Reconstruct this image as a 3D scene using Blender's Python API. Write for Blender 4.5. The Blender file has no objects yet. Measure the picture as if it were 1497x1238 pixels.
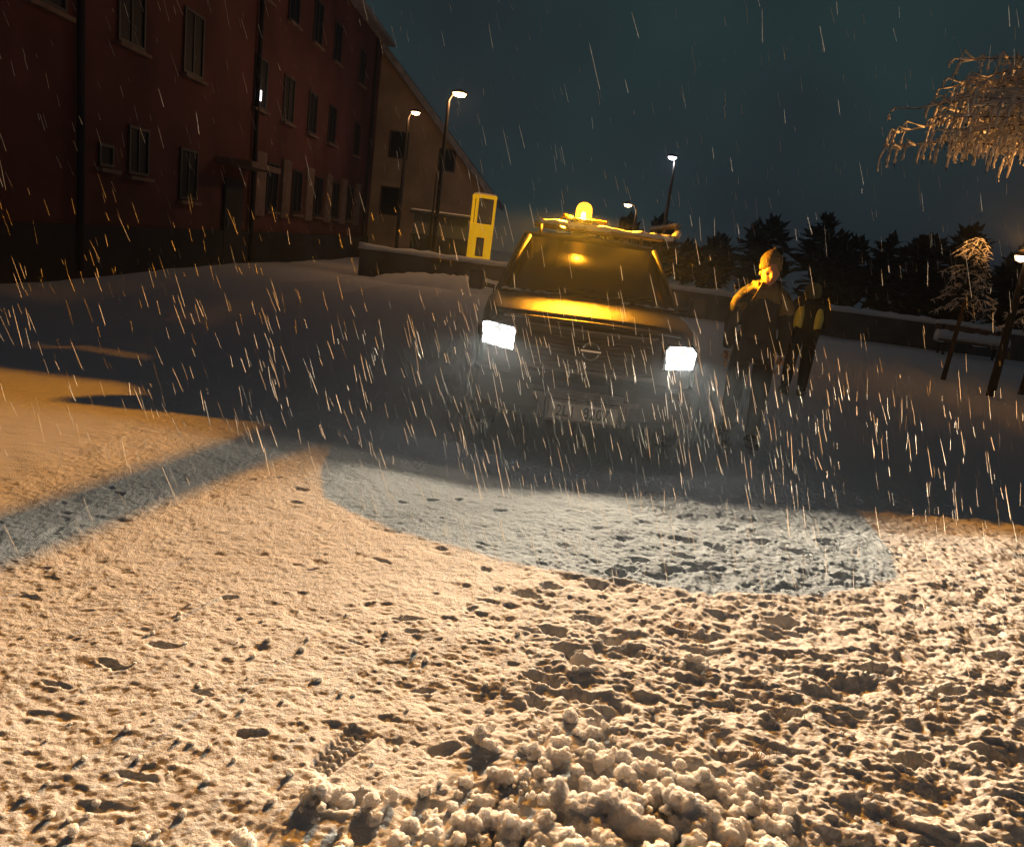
import bpy, bmesh, math, random
import numpy as np
from mathutils import Vector, Matrix
R = math.radians
SC = bpy.context.scene
COL = SC.collection

# ------------------------------------------------------------------ camera
PITCH, ROLL, EYE = R(13), R(7.5), 1.6
cam = bpy.data.objects.new('camera', bpy.data.cameras.new('camera'))
COL.objects.link(cam)
fw = Vector((0, math.cos(PITCH), -math.sin(PITCH)))
r0 = Vector((1, 0, 0)); u0 = Vector((0, math.sin(PITCH), math.cos(PITCH)))
rx = r0 * math.cos(ROLL) + u0 * math.sin(ROLL)
ux = -r0 * math.sin(ROLL) + u0 * math.cos(ROLL)
mw = Matrix((rx, ux, -fw)).transposed().to_4x4()
mw.translation = Vector((0, 0, EYE))
cam.matrix_world = mw
cam.data.sensor_width = 36
cam.data.lens = 27.66
cam.data.clip_start = 0.05
cam.data.clip_end = 600
SC.camera = cam

# ------------------------------------------------------------------ sky, exposure, render
W = bpy.data.worlds.new("World"); SC.world = W; W.use_nodes = True
nt = W.node_tree; nt.nodes.clear()
out = nt.nodes.new('ShaderNodeOutputWorld'); bg = nt.nodes.new('ShaderNodeBackground')
tc = nt.nodes.new('ShaderNodeTexCoord'); nz = nt.nodes.new('ShaderNodeTexNoise')
nz.inputs['Scale'].default_value = 1.6; nz.inputs['Detail'].default_value = 3
rmp = nt.nodes.new('ShaderNodeValToRGB')
rmp.color_ramp.elements[0].position = 0.34; rmp.color_ramp.elements[0].color = (0.30, 0.22, 0.42, 1)
rmp.color_ramp.elements[1].position = 0.62; rmp.color_ramp.elements[1].color = (0.50, 0.95, 1.0, 1)
nt.links.new(tc.outputs['Generated'], nz.inputs['Vector'])
nt.links.new(nz.outputs['Fac'], rmp.inputs['Fac'])
nt.links.new(rmp.outputs['Color'], bg.inputs['Color'])
bg.inputs['Strength'].default_value = 0.036
nt.links.new(bg.outputs[0], out.inputs[0])
SC.view_settings.view_transform = 'Standard'
SC.view_settings.look = 'None'
SC.view_settings.exposure = 0
SC.view_settings.gamma = 1
SC.cycles.use_denoising = True
SC.cycles.max_bounces = 6
SC.cycles.diffuse_bounces = 4
SC.cycles.glossy_bounces = 3
SC.cycles.transmission_bounces = 3
SC.cycles.volume_bounces = 0
SC.cycles.transparent_max_bounces = 8
SC.cycles.sample_clamp_indirect = 3
SC.cycles.volume_step_rate = 2
SC.cycles.caustics_reflective = False
SC.cycles.caustics_refractive = False

# ------------------------------------------------------------------ materials
def mat(name, col, rough=0.6, metal=0.0, bump=0.0, bscale=20.0, emit=None, estr=0.0, var=0.0, vscale=3.0,
        trans=0.0, alpha=1.0, spec=0.5, coat=0.0, bdist=0.01):
    m = bpy.data.materials.new(name); m.use_nodes = True
    n = m.node_tree; b = n.nodes['Principled BSDF']
    b.inputs['Base Color'].default_value = (*col, 1)
    b.inputs['Roughness'].default_value = rough
    b.inputs['Metallic'].default_value = metal
    b.inputs['Specular IOR Level'].default_value = spec
    b.inputs['Coat Weight'].default_value = coat
    b.inputs['Transmission Weight'].default_value = trans
    b.inputs['Alpha'].default_value = alpha
    if emit:
        b.inputs['Emission Color'].default_value = (*emit, 1)
        b.inputs['Emission Strength'].default_value = estr
    if bump or var:
        t = n.nodes.new('ShaderNodeTexCoord')
    if bump:
        z = n.nodes.new('ShaderNodeTexNoise'); z.inputs['Scale'].default_value = bscale
        z.inputs['Detail'].default_value = 4
        bp = n.nodes.new('ShaderNodeBump'); bp.inputs['Strength'].default_value = bump
        bp.inputs['Distance'].default_value = bdist
        n.links.new(t.outputs['Object'], z.inputs['Vector'])
        n.links.new(z.outputs['Fac'], bp.inputs['Height']); n.links.new(bp.outputs[0], b.inputs['Normal'])
    if var:
        z = n.nodes.new('ShaderNodeTexNoise'); z.inputs['Scale'].default_value = vscale
        z.inputs['Detail'].default_value = 5
        rp = n.nodes.new('ShaderNodeValToRGB')
        rp.color_ramp.elements[0].position = .3; rp.color_ramp.elements[1].position = .7
        rp.color_ramp.elements[0].color = tuple(c * (1 - var) for c in col) + (1,)
        rp.color_ramp.elements[1].color = tuple(min(1, c * (1 + var)) for c in col) + (1,)
        n.links.new(t.outputs['Object'], z.inputs['Vector'])
        n.links.new(z.outputs['Fac'], rp.inputs['Fac']); n.links.new(rp.outputs[0], b.inputs['Base Color'])
    return m

M = {}
M['paint'] = mat('dark_paint', (.008, .008, .012), .42, .0, 1.0, 210, spec=.6, bdist=.004)
M['plastic'] = mat('black_plastic', (.012, .012, .014), .55, 0, .2, 90)
M['silver'] = mat('grey_bumper', (.07, .065, .07), .5, .1, .25, 60, var=.3, vscale=8)
M['chrome'] = mat('chrome', (.55, .55, .56), .28, 1.0)
M['glass'] = mat('wet_dark_glass', (.008, .009, .010), .25, 0, .35, 150, spec=.7, bdist=.002)
M['rubber'] = mat('rubber', (.02, .02, .02), .85, 0, .4, 60)
M['lens'] = mat('lit_headlamp', (1, 1, 1), .2, emit=(.96, 1, .97), estr=9)
_n = M['lens'].node_tree; _t = _n.nodes.new('ShaderNodeTexCoord'); _v = _n.nodes.new('ShaderNodeTexVoronoi'); _v.inputs['Scale'].default_value = 26
_m = _n.nodes.new('ShaderNodeMapRange'); _m.inputs[1].default_value = .15; _m.inputs[2].default_value = .75; _m.inputs[3].default_value = 13; _m.inputs[4].default_value = .7
_n.links.new(_t.outputs['Object'], _v.inputs['Vector']); _n.links.new(_v.outputs['Distance'], _m.inputs[0]); _n.links.new(_m.outputs[0], _n.nodes['Principled BSDF'].inputs['Emission Strength'])
M['reflector'] = mat('lamp_reflector', (.6, .6, .6), .2, 1)
M['plate'] = mat('number_plate', (.26, .24, .23), .5, var=.25, vscale=14)
M['ink'] = mat('plate_ink', (.02, .02, .025), .6)
M['wetsnow'] = mat('clinging_snow', (.84, .86, .9), .7, 0, .6, 45, bdist=.02)
M['orange_metal'] = mat('yellow_bracket', (.75, .38, .05), .45, .0, .3, 40)
M['rack'] = mat('rack_tube', (.35, .3, .22), .45, .3, .4, 70)
M['brick'] = mat('red_brown_render', (.115, .04, .042), .9, 0, .4, 14, var=.35, vscale=.7)
M['socle'] = mat('dark_socle', (.03, .03, .04), .9, 0, .4, 10, var=.3, vscale=1)
M['panel'] = mat('pale_panel', (.20, .14, .12), .85, 0, .3, 10, var=.25)
M['wframe'] = mat('pale_window_frame', (.055, .05, .05), .6)
M['wglass'] = mat('dark_window_glass', (.012, .014, .022), .55, 0, spec=.15)
M['roof'] = mat('snowy_roof', (.35, .34, .36), .8, 0, .3, 8, var=.3)
M['plaster'] = mat('ochre_plaster', (.42, .3, .2), .9, 0, .4, 9, var=.25, vscale=.8)
M['concrete'] = mat('dark_concrete', (.10, .10, .11), .9, 0, .5, 12, var=.35, vscale=1.5)
M['kiosk'] = mat('glowing_yellow_enamel', (.9, .58, .02), .5, 0, .15, 14, var=.1, emit=(1, .52, .01), estr=.42)  # glow added to the enamel itself so the kiosk stands out bright
M['pole'] = mat('lamp_pole', (.04, .033, .028), .5, .3, .2, 30)
M['lampO'] = mat('orange_lamp_glow', (1, .8, .5), .4, emit=(1, .62, .28), estr=14)
M['lampW'] = mat('white_lamp_glow', (1, 1, 1), .4, emit=(.95, .93, 1.0), estr=7)
M['bark'] = mat('bark', (.09, .055, .035), .9, 0, .8, 25, var=.4)
M['needles'] = mat('dark_needles', (.02, .028, .024), .9)
M['snowtwig'] = mat('snowy_twigs', (.8, .78, .76), .75, 0, .6, 60)
M['straw'] = mat('dry_grass', (.42, .25, .09), .8)
M['jacket'] = mat('dark_jacket', (.012, .013, .014), .8, 0, .5, 30, var=.4, vscale=9)
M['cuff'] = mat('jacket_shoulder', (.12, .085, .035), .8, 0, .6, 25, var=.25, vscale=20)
M['skin'] = mat('skin', (.42, .22, .14), .5, 0, .15, 80)
M['beanie'] = mat('knitted_hat', (.19, .13, .05), .9, 0, 1.0, 45, bdist=.02)
M['trousers'] = mat('dark_trousers', (.01, .011, .014), .9, 0, .4, 25)
M['vest'] = mat('faded_yellow_green', (.5, .58, .16), .7, 0, .4, 18, var=.2)
M['hood'] = mat('olive_hood', (.16, .17, .08), .8, 0, .4, 18, var=.2)
M['wood'] = mat('bench_wood', (.2, .12, .07), .8, 0, .4, 20, var=.3)
M['shelter'] = mat('shelter_panel', (.06, .075, .085), .35, .2, .2, 8)
M['shelterglass'] = mat('shelter_glass', (.16, .19, .19), .2, .0)
M['boot'] = mat('boots', (.02, .018, .016), .7)

# ------------------------------------------------------------------ helpers
def link(o, parent=None):
    COL.objects.link(o)
    if parent is not None:
        o.parent = parent
    return o

def tag(o, label=None, cat=None, group=None, kind=None):
    if label: o['label'] = label
    if cat: o['category'] = cat
    if group: o['group'] = group
    if kind: o['kind'] = kind
    return o

def empty(name, loc, rz=0, **k):
    o = bpy.data.objects.new(name, None); o.empty_display_size = .2
    COL.objects.link(o); o.location = loc; o.rotation_euler = (0, 0, rz)
    tag(o, **k); return o

class MB:
    """collects shapes into one mesh"""
    def __init__(s): s.v = []; s.f = []
    def add(s, v, f):
        n = len(s.v); s.v += [tuple(p) for p in v]; s.f += [tuple(i + n for i in q) for q in f]; return s
    def box(s, a, b):
        x0, y0, z0 = a; x1, y1, z1 = b
        return s.add([(x0, y0, z0), (x1, y0, z0), (x1, y1, z0), (x0, y1, z0), (x0, y0, z1), (x1, y0, z1), (x1, y1, z1), (x0, y1, z1)],
                     [(3, 2, 1, 0), (4, 5, 6, 7), (0, 1, 5, 4), (1, 2, 6, 5), (2, 3, 7, 6), (3, 0, 4, 7)])
    def prism(s, pts, d, off):
        """pts: polygon in 3d; extruded by vector d"""
        n = len(pts); d = Vector(d)
        a = [Vector(p) + Vector(off) for p in pts]; b = [p + d for p in a]
        return s.add(a + b, [tuple(range(n))[::-1], tuple(range(n, 2 * n))] + [(i, (i + 1) % n, n + (i + 1) % n, n + i) for i in range(n)])
    def tube(s, pts, rad, seg=8, jit=0, rnd=None):
        pts = [Vector(p) for p in pts]
        if not hasattr(rad, '__len__'): rad = [rad] * len(pts)
        base = len(s.v); n = len(pts)
        for i, p in enumerate(pts):
            t = (pts[min(i + 1, n - 1)] - pts[max(i - 1, 0)]).normalized()
            a = t.cross(Vector((0, 0, 1)))
            if a.length < .15: a = t.cross(Vector((0, 1, 0)))
            a.normalize(); b = t.cross(a)
            for k in range(seg):
                q = 2 * math.pi * k / seg
                rr = rad[i] * (1 + (rnd.uniform(-jit, jit) if rnd else 0))
                s.v.append(tuple(p + (a * math.cos(q) + b * math.sin(q)) * rr))
        for i in range(n - 1):
            for k in range(seg):
                s.f.append((base + i * seg + k, base + i * seg + (k + 1) % seg, base + (i + 1) * seg + (k + 1) % seg, base + (i + 1) * seg + k))
        s.f.append(tuple(base + k for k in range(seg))[::-1]); s.f.append(tuple(base + (n - 1) * seg + k for k in range(seg)))
        return s
    def lathe(s, prof, c, axis='z', seg=24):
        base = len(s.v); n = len(prof)
        for (r, z) in prof:
            for k in range(seg):
                q = 2 * math.pi * k / seg; a, b = r * math.cos(q), r * math.sin(q)
                p = {'z': (a, b, z), 'y': (a, z, b), 'x': (z, a, b)}[axis]
                s.v.append((p[0] + c[0], p[1] + c[1], p[2] + c[2]))
        for i in range(n - 1):
            for k in range(seg):
                s.f.append((base + i * seg + k, base + i * seg + (k + 1) % seg, base + (i + 1) * seg + (k + 1) % seg, base + (i + 1) * seg + k))
        s.f.append(tuple(base + k for k in range(seg))); s.f.append(tuple(base + (n - 1) * seg + k for k in range(seg)))
        return s
    def build(s, name, m, parent=None, smooth=False, bevel=0, sub=0, **k):
        me = bpy.data.meshes.new(name); me.from_pydata(s.v, [], s.f); me.validate()
        bm = bmesh.new(); bm.from_mesh(me); bmesh.ops.recalc_face_normals(bm, faces=bm.faces); bm.to_mesh(me); bm.free()
        if smooth: me.polygons.foreach_set('use_smooth', [True] * len(me.polygons))
        me.materials.append(m)
        o = link(bpy.data.objects.new(name, me), parent)
        if bevel:
            b = o.modifiers.new('bevel', 'BEVEL'); b.width = bevel; b.segments = 2; b.limit_method = 'ANGLE'
        if sub:
            b = o.modifiers.new('sub', 'SUBSURF'); b.levels = sub; b.render_levels = sub
        tag(o, **k); return o

def light(name, loc, power, col, rad=.05, parent=None, typ='POINT'):
    l = bpy.data.lights.new(name, typ); l.energy = power; l.color = col; l.shadow_soft_size = rad
    o = link(bpy.data.objects.new(name, l), parent); o.location = loc
    return o

def h2(ix, iy, seed):
    n = (ix.astype(np.int64) * 374761393 + iy.astype(np.int64) * 668265263 + seed * 1442695041) & 0xffffffff
    n = ((n ^ (n >> 13)) * 1274126177) & 0xffffffff
    n = (n ^ (n >> 16)) & 0xffffffff
    return n / 4294967295.0
def vn(x, y, seed=0):
    xi = np.floor(x); yi = np.floor(y); fx = x - xi; fy = y - yi
    fx = fx * fx * fx * (fx * (fx * 6 - 15) + 10); fy = fy * fy * fy * (fy * (fy * 6 - 15) + 10)
    a = h2(xi, yi, seed); b = h2(xi + 1, yi, seed); c = h2(xi, yi + 1, seed); d = h2(xi + 1, yi + 1, seed)
    return (a + (b - a) * fx) * (1 - fy) + (c + (d - c) * fx) * fy
def ss(a, b, x):
    t = np.clip((x - a) / (b - a), 0, 1); return t * t * (3 - 2 * t)

# ------------------------------------------------------------------ ground: one snow-covered sheet
def lines(a, b, step, lo, hi, g=1.18, mx=3.0):
    core = list(np.arange(a, b, step)); up = []; s = step; v = core[-1]
    while v < hi:
        s = min(s * g, mx); v += s; up.append(v)
    dn = []; s = step; v = a
    while v > lo:
        s = min(s * g, mx); v -= s; dn.append(v)
    return np.array(dn[::-1] + core + up)
gx = lines(-2.6, 3.6, .0062, -70, 80)
ya = np.concatenate([np.arange(1.45, 3.2, .0055), np.arange(3.2, 6.0, .009)])
yu = []; v = 6.0; s_ = .009
while v < 110:
    s_ = min(s_ * 1.06, 2.5); v += s_; yu.append(v)
yd = []; v = 1.45; s_ = .0055
while v > -14:
    s_ = min(s_ * 1.2, 2.0); v -= s_; yd.append(v)
gy = np.concatenate([np.array(yd[::-1]), ya, np.array(yu)])
X, Y = np.meshgrid(gx, gy)
near = (1 - ss(6.0, 9.0, Y)) * (1 - ss(5, 9, np.abs(X - .5)))
# roughness map: trampled lumpy turf on the right, smoother blanket on the left
rough = ss(-.5, 1.1, X - .10 * (Y - 3) + .5 * (vn(X * .9, Y * .9, 5) - .5))
rough = rough * .9 * (.55 + .45 * (1 - ss(3.0, 5.2, Y))) + .05
Z = .05 * (vn(X * .35, Y * .35, 1) - .5) + .03 * (vn(X * 1.1, Y * 1.3, 2) - .5)
wx = X + .05 * (vn(X * 6, Y * 6, 21) - .5); wy = Y + .05 * (vn(X * 6, Y * 6, 22) - .5)
def lump(f, seed):  # rounded tufts, elongated a little across
    n = vn(wx * f, wy * f * 1.35, seed); return n
Z += rough * near * (.026 * (lump(5.5, 3) - .5) + .015 * (lump(12, 4) - .5) + .008 * (lump(25, 6) - .5))
pit = ss(.60, .90, lump(8, 7)) * .015 + ss(.62, .85, lump(17, 8)) * .007
Z -= rough * near * pit
Z += near * (1 - rough * .6) * (.008 * (lump(5, 9) - .5) + .0045 * (lump(12, 10) - .5) + .0035 * (lump(26, 11) - .5))
Z -= near * .006 * ss(.80, .95, lump(11, 12)) * (1 - ss(4.0, 5.2, Y))
Z += near * (.55 + .45 * rough) * (.0068 * (vn(wx * 52, wy * 62, 13) - .5) + .0062 * (vn(X * 105, Y * 115, 14) - .5) * (1 - ss(4, 5.5, Y)))
Z -= near * .012 * np.clip(vn(X * 34, Y * 40, 15) - .62, 0, 1) * 3 * rough
# footprints and paw holes: x, y, length, width, depth, angle
rg = random.Random(7)
FP = []
for (x, y) in [(.21, 2.58), (.39, 2.64), (.35, 2.95), (.55, 3.09), (.39, 2.87), (.26, 2.72), (.46, 2.50), (.62, 3.02), (.30, 3.10),
               (.45, 3.26), (.70, 3.91), (.65, 3.82), (.52, 3.68), (.17, 3.42), (.28, 3.55), (.80, 4.05), (.95, 3.98), (1.05, 4.2)]:
    FP.append((x, y, rg.uniform(.05, .07), rg.uniform(.034, .046), rg.uniform(.038, .052), rg.uniform(-.4, .4)))
for (x, y) in [(-1.2, 4.46), (-1.15, 4.23), (-1.53, 4.53), (-1.41, 4.61), (-1.08, 3.04), (-1.16, 2.61), (-1.28, 2.45), (-.92, 2.35),
               (-.93, 1.93), (-.68, 2.18), (-.07, 3.98), (-.32, 3.04), (.07, 2.26), (0, 2.30), (-.48, 2.8), (-.2, 2.55), (-1.4, 2.3), (-.85, 3.4), (-.55, 3.6), (.0, 3.3)]:
    FP.append((x, y, rg.uniform(.035, .065), rg.uniform(.012, .022), rg.uniform(.014, .024), rg.uniform(-.5, .5)))
for (x, y) in [(.86, 2.95), (-.32, 1.94), (.72, 2.14), (1.7, 3.1), (1.95, 3.0), (1.4, 3.5), (2.2, 3.9), (1.2, 2.7), (1.55, 2.5), (1.9, 2.6), (2.4, 3.4), (2.0, 4.2), (1.3, 4.4), (1.6, 4.6), (1.8, 4.5), (2.1, 4.75), (1.45, 4.75)]:
    FP.append((x, y, rg.uniform(.07, .10), rg.uniform(.032, .05), rg.uniform(.035, .05), rg.uniform(-.4, .4)))
for k in range(60):
    x = rg.uniform(-.6, 3.4); y = rg.uniform(2.2, 5.0)
    FP.append((x, y, rg.uniform(.02, .05), rg.uniform(.015, .03), rg.uniform(.008, .022), rg.uniform(-.5, .5)))
bare = np.zeros_like(Z)
for (x, y, a, b, d, an) in FP:
    i0, i1 = np.searchsorted(gx, [x - a * 3, x + a * 3]); j0, j1 = np.searchsorted(gy, [y - a * 3, y + a * 3])
    xs = X[j0:j1, i0:i1] - x; ys = Y[j0:j1, i0:i1] - y
    xr = xs * math.cos(an) + ys * math.sin(an); yr = -xs * math.sin(an) + ys * math.cos(an)
    q = np.sqrt((xr / a) ** 2 + (yr / b) ** 2) + .9 * (vn(X[j0:j1, i0:i1] * 24, Y[j0:j1, i0:i1] * 30, 31) - .5) + .5 * (vn(X[j0:j1, i0:i1] * 60, Y[j0:j1, i0:i1] * 70, 32) - .5)
    Z[j0:j1, i0:i1] += -d * (1 - ss(.3, 1.2, q)) + d * .10 * ss(.8, 1.2, q) * (1 - ss(1.2, 2.0, q))
    bare[j0:j1, i0:i1] = np.maximum(bare[j0:j1, i0:i1], (1 - ss(.3, .9, q)) * min(1, d / .04) * .8)
# one boot print with a zigzag tread
def boot(x, y, L, Wd, an, d):
    i0, i1 = np.searchsorted(gx, [x - L, x + L]); j0, j1 = np.searchsorted(gy, [y - L, y + L])
    xs = X[j0:j1, i0:i1] - x; ys = Y[j0:j1, i0:i1] - y
    u = xs * math.cos(an) + ys * math.sin(an); w = -xs * math.sin(an) + ys * math.cos(an)
    wid = Wd * (1 - .25 * np.clip(-u / L * 2, 0, 1))
    q = np.maximum(np.abs(u) / (L / 2), np.abs(w) / (wid / 2))
    ins = 1 - ss(.85, 1.1, q)
    Z[j0:j1, i0:i1] += ins * (-d + .006 * np.sin((u + .25 * np.abs(((w * 60) % 2) - 1) * .06) * 2 * math.pi / .028)) + d * .35 * ss(1.0, 1.15, q) * (1 - ss(1.15, 1.5, q))
boot(-.40, 2.16, .24, .10, 1.2, .010)
# wheel ruts beyond the truck
for xr_ in (-6.2, -4.6):
    Z -= .05 * np.exp(-((X - xr_ - .06 * (Y - 10)) / .16) ** 2) * ss(6, 8, Y) * (1 - ss(22, 24, Y))
Z += .10 * (vn(X * .22, Y * .22, 41) - .5) * ss(7, 12, Y) + .03 * (vn(X * 1.7, Y * 1.7, 42) - .5) * ss(7, 10, Y)
truckpad = (1 - ss(1.2, 2.0, np.abs(X - .52))) * ss(5.3, 6.0, Y) * (1 - ss(10.6, 12, Y))
Z *= (1 - truckpad * .9)
bare = np.maximum(bare, rough * near * ss(.80, .95, lump(9, 7)) * .5)
ny, nx = X.shape
co = np.empty((ny * nx, 3), np.float32); co[:, 0] = X.ravel(); co[:, 1] = Y.ravel(); co[:, 2] = Z.ravel()
idx = np.arange(ny * nx).reshape(ny, nx)
qd = np.stack([idx[:-1, :-1], idx[:-1, 1:], idx[1:, 1:], idx[1:, :-1]], -1).reshape(-1, 4).astype(np.int32)
me = bpy.data.meshes.new('ground')
me.vertices.add(len(co)); me.vertices.foreach_set('co', co.ravel())
me.loops.add(qd.size); me.loops.foreach_set('vertex_index', qd.ravel())
me.polygons.add(len(qd)); me.polygons.foreach_set('loop_start', np.arange(0, qd.size, 4, dtype=np.int32))
me.polygons.foreach_set('loop_total', np.full(len(qd), 4, np.int32))
me.update(calc_edges=True)
me.polygons.foreach_set('use_smooth', np.ones(len(qd), bool))
at = me.attributes.new('bare', 'FLOAT', 'POINT'); at.data.foreach_set('value', bare.ravel().astype(np.float32))
ground = link(bpy.data.objects.new('ground', me)); tag(ground, kind='structure')
def gz(x, y):
    i = min(max(np.searchsorted(gx, x), 0), nx - 1); j = min(max(np.searchsorted(gy, y), 0), ny - 1)
    return float(Z[j, i])

m = bpy.data.materials.new('snow'); m.use_nodes = True; n = m.node_tree; b = n.nodes['Principled BSDF']
b.inputs['Roughness'].default_value = .75; b.inputs['Specular IOR Level'].default_value = .25
b.inputs['Subsurface Weight'].default_value = .6; b.inputs['Subsurface Scale'].default_value = .010; b.inputs['Subsurface Radius'].default_value = (1, 1, 1)
t = n.nodes.new('ShaderNodeTexCoord'); z1 = n.nodes.new('ShaderNodeTexNoise'); z1.inputs['Scale'].default_value = 130; z1.inputs['Detail'].default_value = 7
z1.inputs['Roughness'].default_value = .65
bp = n.nodes.new('ShaderNodeBump'); bp.inputs['Strength'].default_value = 1.0; bp.inputs['Distance'].default_value = .012
n.links.new(t.outputs['Object'], z1.inputs['Vector']); n.links.new(z1.outputs['Fac'], bp.inputs['Height']); n.links.new(bp.outputs[0], b.inputs['Normal'])
aa = n.nodes.new('ShaderNodeAttribute'); aa.attribute_name = 'bare'
z2 = n.nodes.new('ShaderNodeTexNoise'); z2.inputs['Scale'].default_value = 60; z2.inputs['Detail'].default_value = 4
mu = n.nodes.new('ShaderNodeMath'); mu.operation = 'MULTIPLY'
mr = n.nodes.new('ShaderNodeMapRange'); mr.inputs[1].default_value = .25; mr.inputs[2].default_value = .45
mx = n.nodes.new('ShaderNodeMix'); mx.data_type = 'RGBA'
mx.inputs[6].default_value = (.86, .87, .90, 1); mx.inputs[7].default_value = (.16, .10, .05, 1)
n.links.new(t.outputs['Object'], z2.inputs['Vector']); n.links.new(z2.outputs['Fac'], mu.inputs[0]); n.links.new(aa.outputs['Fac'], mu.inputs[1])
n.links.new(mu.outputs[0], mr.inputs[0]); n.links.new(mr.outputs[0], mx.inputs[0]); n.links.new(mx.outputs[2], b.inputs['Base Color'])
me.materials.append(m); M['snow'] = m

# ------------------------------------------------------------------ heap of snow clumps at our feet (countless crumbs)
def ico(sub):
    bm = bmesh.new(); bmesh.ops.create_icosphere(bm, subdivisions=sub, radius=1)
    v = np.array([q.co[:] for q in bm.verts]); f = np.array([[q.index for q in p.verts] for p in bm.faces]); bm.free(); return v, f
def blobs(items, name, m, **kw):
    vs = []; fs = []; n = 0
    S = {1: ico(1), 2: ico(2), 3: ico(3)}
    for (c, r, sub, seed) in items:
        v, f = S[sub]
        o = seed * 3.17
        d = 1 + .42 * (vn(v[:, 0] * 1.7 + o, v[:, 1] * 1.7 + v[:, 2] * 1.3, 51) - .5) + .28 * (vn(v[:, 0] * 3.9 + v[:, 2] * 2.1, v[:, 1] * 3.9 + o, 52) - .5)
        if sub == 3: d = d + .20 * (vn(v[:, 0] * 8 + v[:, 2] * 5.1, v[:, 1] * 8 + o - v[:, 2] * 3, 53) - .5)
        vs.append(v * d[:, None] * np.array([r, r, r * .88]) + np.array(c)); fs.append(f + n); n += len(v)
    V = np.concatenate(vs); F = np.concatenate(fs)
    me = bpy.data.meshes.new(name); me.vertices.add(len(V)); me.vertices.foreach_set('co', V.ravel())
    me.loops.add(F.size); me.loops.foreach_set('vertex_index', F.ravel().astype(np.int32))
    me.polygons.add(len(F)); me.polygons.foreach_set('loop_start', np.arange(0, F.size, 3, dtype=np.int32)); me.polygons.foreach_set('loop_total', np.full(len(F), 3, np.int32))
    me.update(calc_edges=True); me.polygons.foreach_set('use_smooth', np.ones(len(F), bool)); me.materials.append(m)
    o = link(bpy.data.objects.new(name, me)); tag(o, **kw); return o
hm_ = m.copy(); hm_.name = 'heaped_snow'; M['heap'] = hm_; _b = hm_.node_tree.nodes['Principled BSDF']
_b.inputs['Subsurface Weight'].default_value = 1.0; _b.inputs['Subsurface Scale'].default_value = .03
rc = random.Random(11); items = []
def heapden(x, y):
    # fan that widens towards the viewer
    k = (2.52 - y) / .75
    if k < 0: return 0
    cx = .38 + .18 * k; w = .12 + .78 * k
    return max(0, 1 - abs((x - cx) / w) ** 2.2) * min(1, .25 + k)
tries = 0
while len(items) < 8000 and tries < 60000:
    tries += 1
    x = rc.uniform(-.9, 1.9); y = rc.uniform(1.35, 2.55)
    d = heapden(x, y)
    if rc.random() > d: continue
    g = gz(x, y); base = g + d * (.02 * rc.random() + .06 * max(0, float(vn(np.array(x * 9.), np.array(y * 12.), 88)) - .35))
    R0 = rc.choice([.008, .010, .012, .014, .018, .022, .028, .036]) * (.6 + .5 * d)
    items.append(((x, y, base), R0, 3 if R0 > .018 else 2, rc.random() * 50))
    for q in range(rc.randint(3, 7)):
        a = rc.uniform(0, 6.28); e = rc.uniform(-.1, 1.3); r2 = R0 * rc.uniform(.3, .6)
        items.append(((x + math.cos(a) * math.cos(e) * R0 * .9, y + math.sin(a) * math.cos(e) * R0 * .9, base + math.sin(e) * R0 * .8), r2, 2 if r2 > .006 else 1, rc.random() * 50))
for k in range(260):   # stray crumbs over the lawn
    x = rc.uniform(-1.3, 2.2); y = rc.uniform(1.6, 3.1) if k % 3 else rc.uniform(1.6, 2.1); r = rc.uniform(.004, .013)
    items.append(((x, y, gz(x, y) + r * .3), r, 2, rc.random() * 50))
for (cx, cy, sx, sy, nn) in [(-.35, 1.93, .10, .04, 26), (-.45, 1.70, .35, .04, 30), (.82, 2.15, .16, .07, 70), (.08, 2.3, .06, .03, 12), (.85, 2.98, .06, .03, 9)]:
    for k in range(nn):
        x = rc.gauss(cx, sx * .6); y = rc.gauss(cy, sy * .6); r = rc.uniform(.008, .024)
        items.append(((x, y, gz(x, y) + r * rc.uniform(.3, 1.6)), r, 2, rc.random() * 50))
heap = blobs(items, 'snow_clumps', M['heap'], kind='stuff', label='loose heap of knobbly thrown snow clumps at the bottom of the lawn', cat='snow clumps')

rmd = heap.modifiers.new('merge', 'REMESH'); rmd.mode = 'VOXEL'; rmd.voxel_size = .0030; rmd.use_smooth_shade = True
smd = heap.modifiers.new('soften', 'SMOOTH'); smd.factor = .5; smd.iterations = 1
txh = bpy.data.textures.new('crumble', 'CLOUDS'); txh.noise_scale = .015
dhh = heap.modifiers.new('crumble', 'DISPLACE'); dhh.texture = txh; dhh.strength = .013; dhh.mid_level = .5; dhh.texture_coords = 'GLOBAL'

# straws poking through
gr = MB(); rg2 = random.Random(3)
for k in range(170):
    cx, cy = rg2.choice([(.74, 2.13), (.62, 2.12), (.48, 1.98), (.70, 1.9), (.88, 2.12), (.56, 2.05), (1.0, 2.4), (1.35, 2.25), (1.15, 2.7), (1.8, 2.8), (.9, 3.3)])
    x = rg2.gauss(cx, .04); y = rg2.gauss(cy, .03); z = gz(x, y); L = rg2.uniform(.02, .06); a = rg2.uniform(0, 6.28); w = rg2.uniform(.2, .9)
    p1 = Vector((x + math.cos(a) * L * w * .5, y + math.sin(a) * L * w * .5, z + L * .6)); p2 = Vector((x + math.cos(a) * L * w, y + math.sin(a) * L * w, z + L * .85))
    gr.tube([(x, y, z - .005), p1, p2], [.0014, .0011, .0004], 4)
gr.build('grass', M['straw'], kind='stuff', label='thin dry yellow grass straws poking through the trodden snow', cat='grass')

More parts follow.
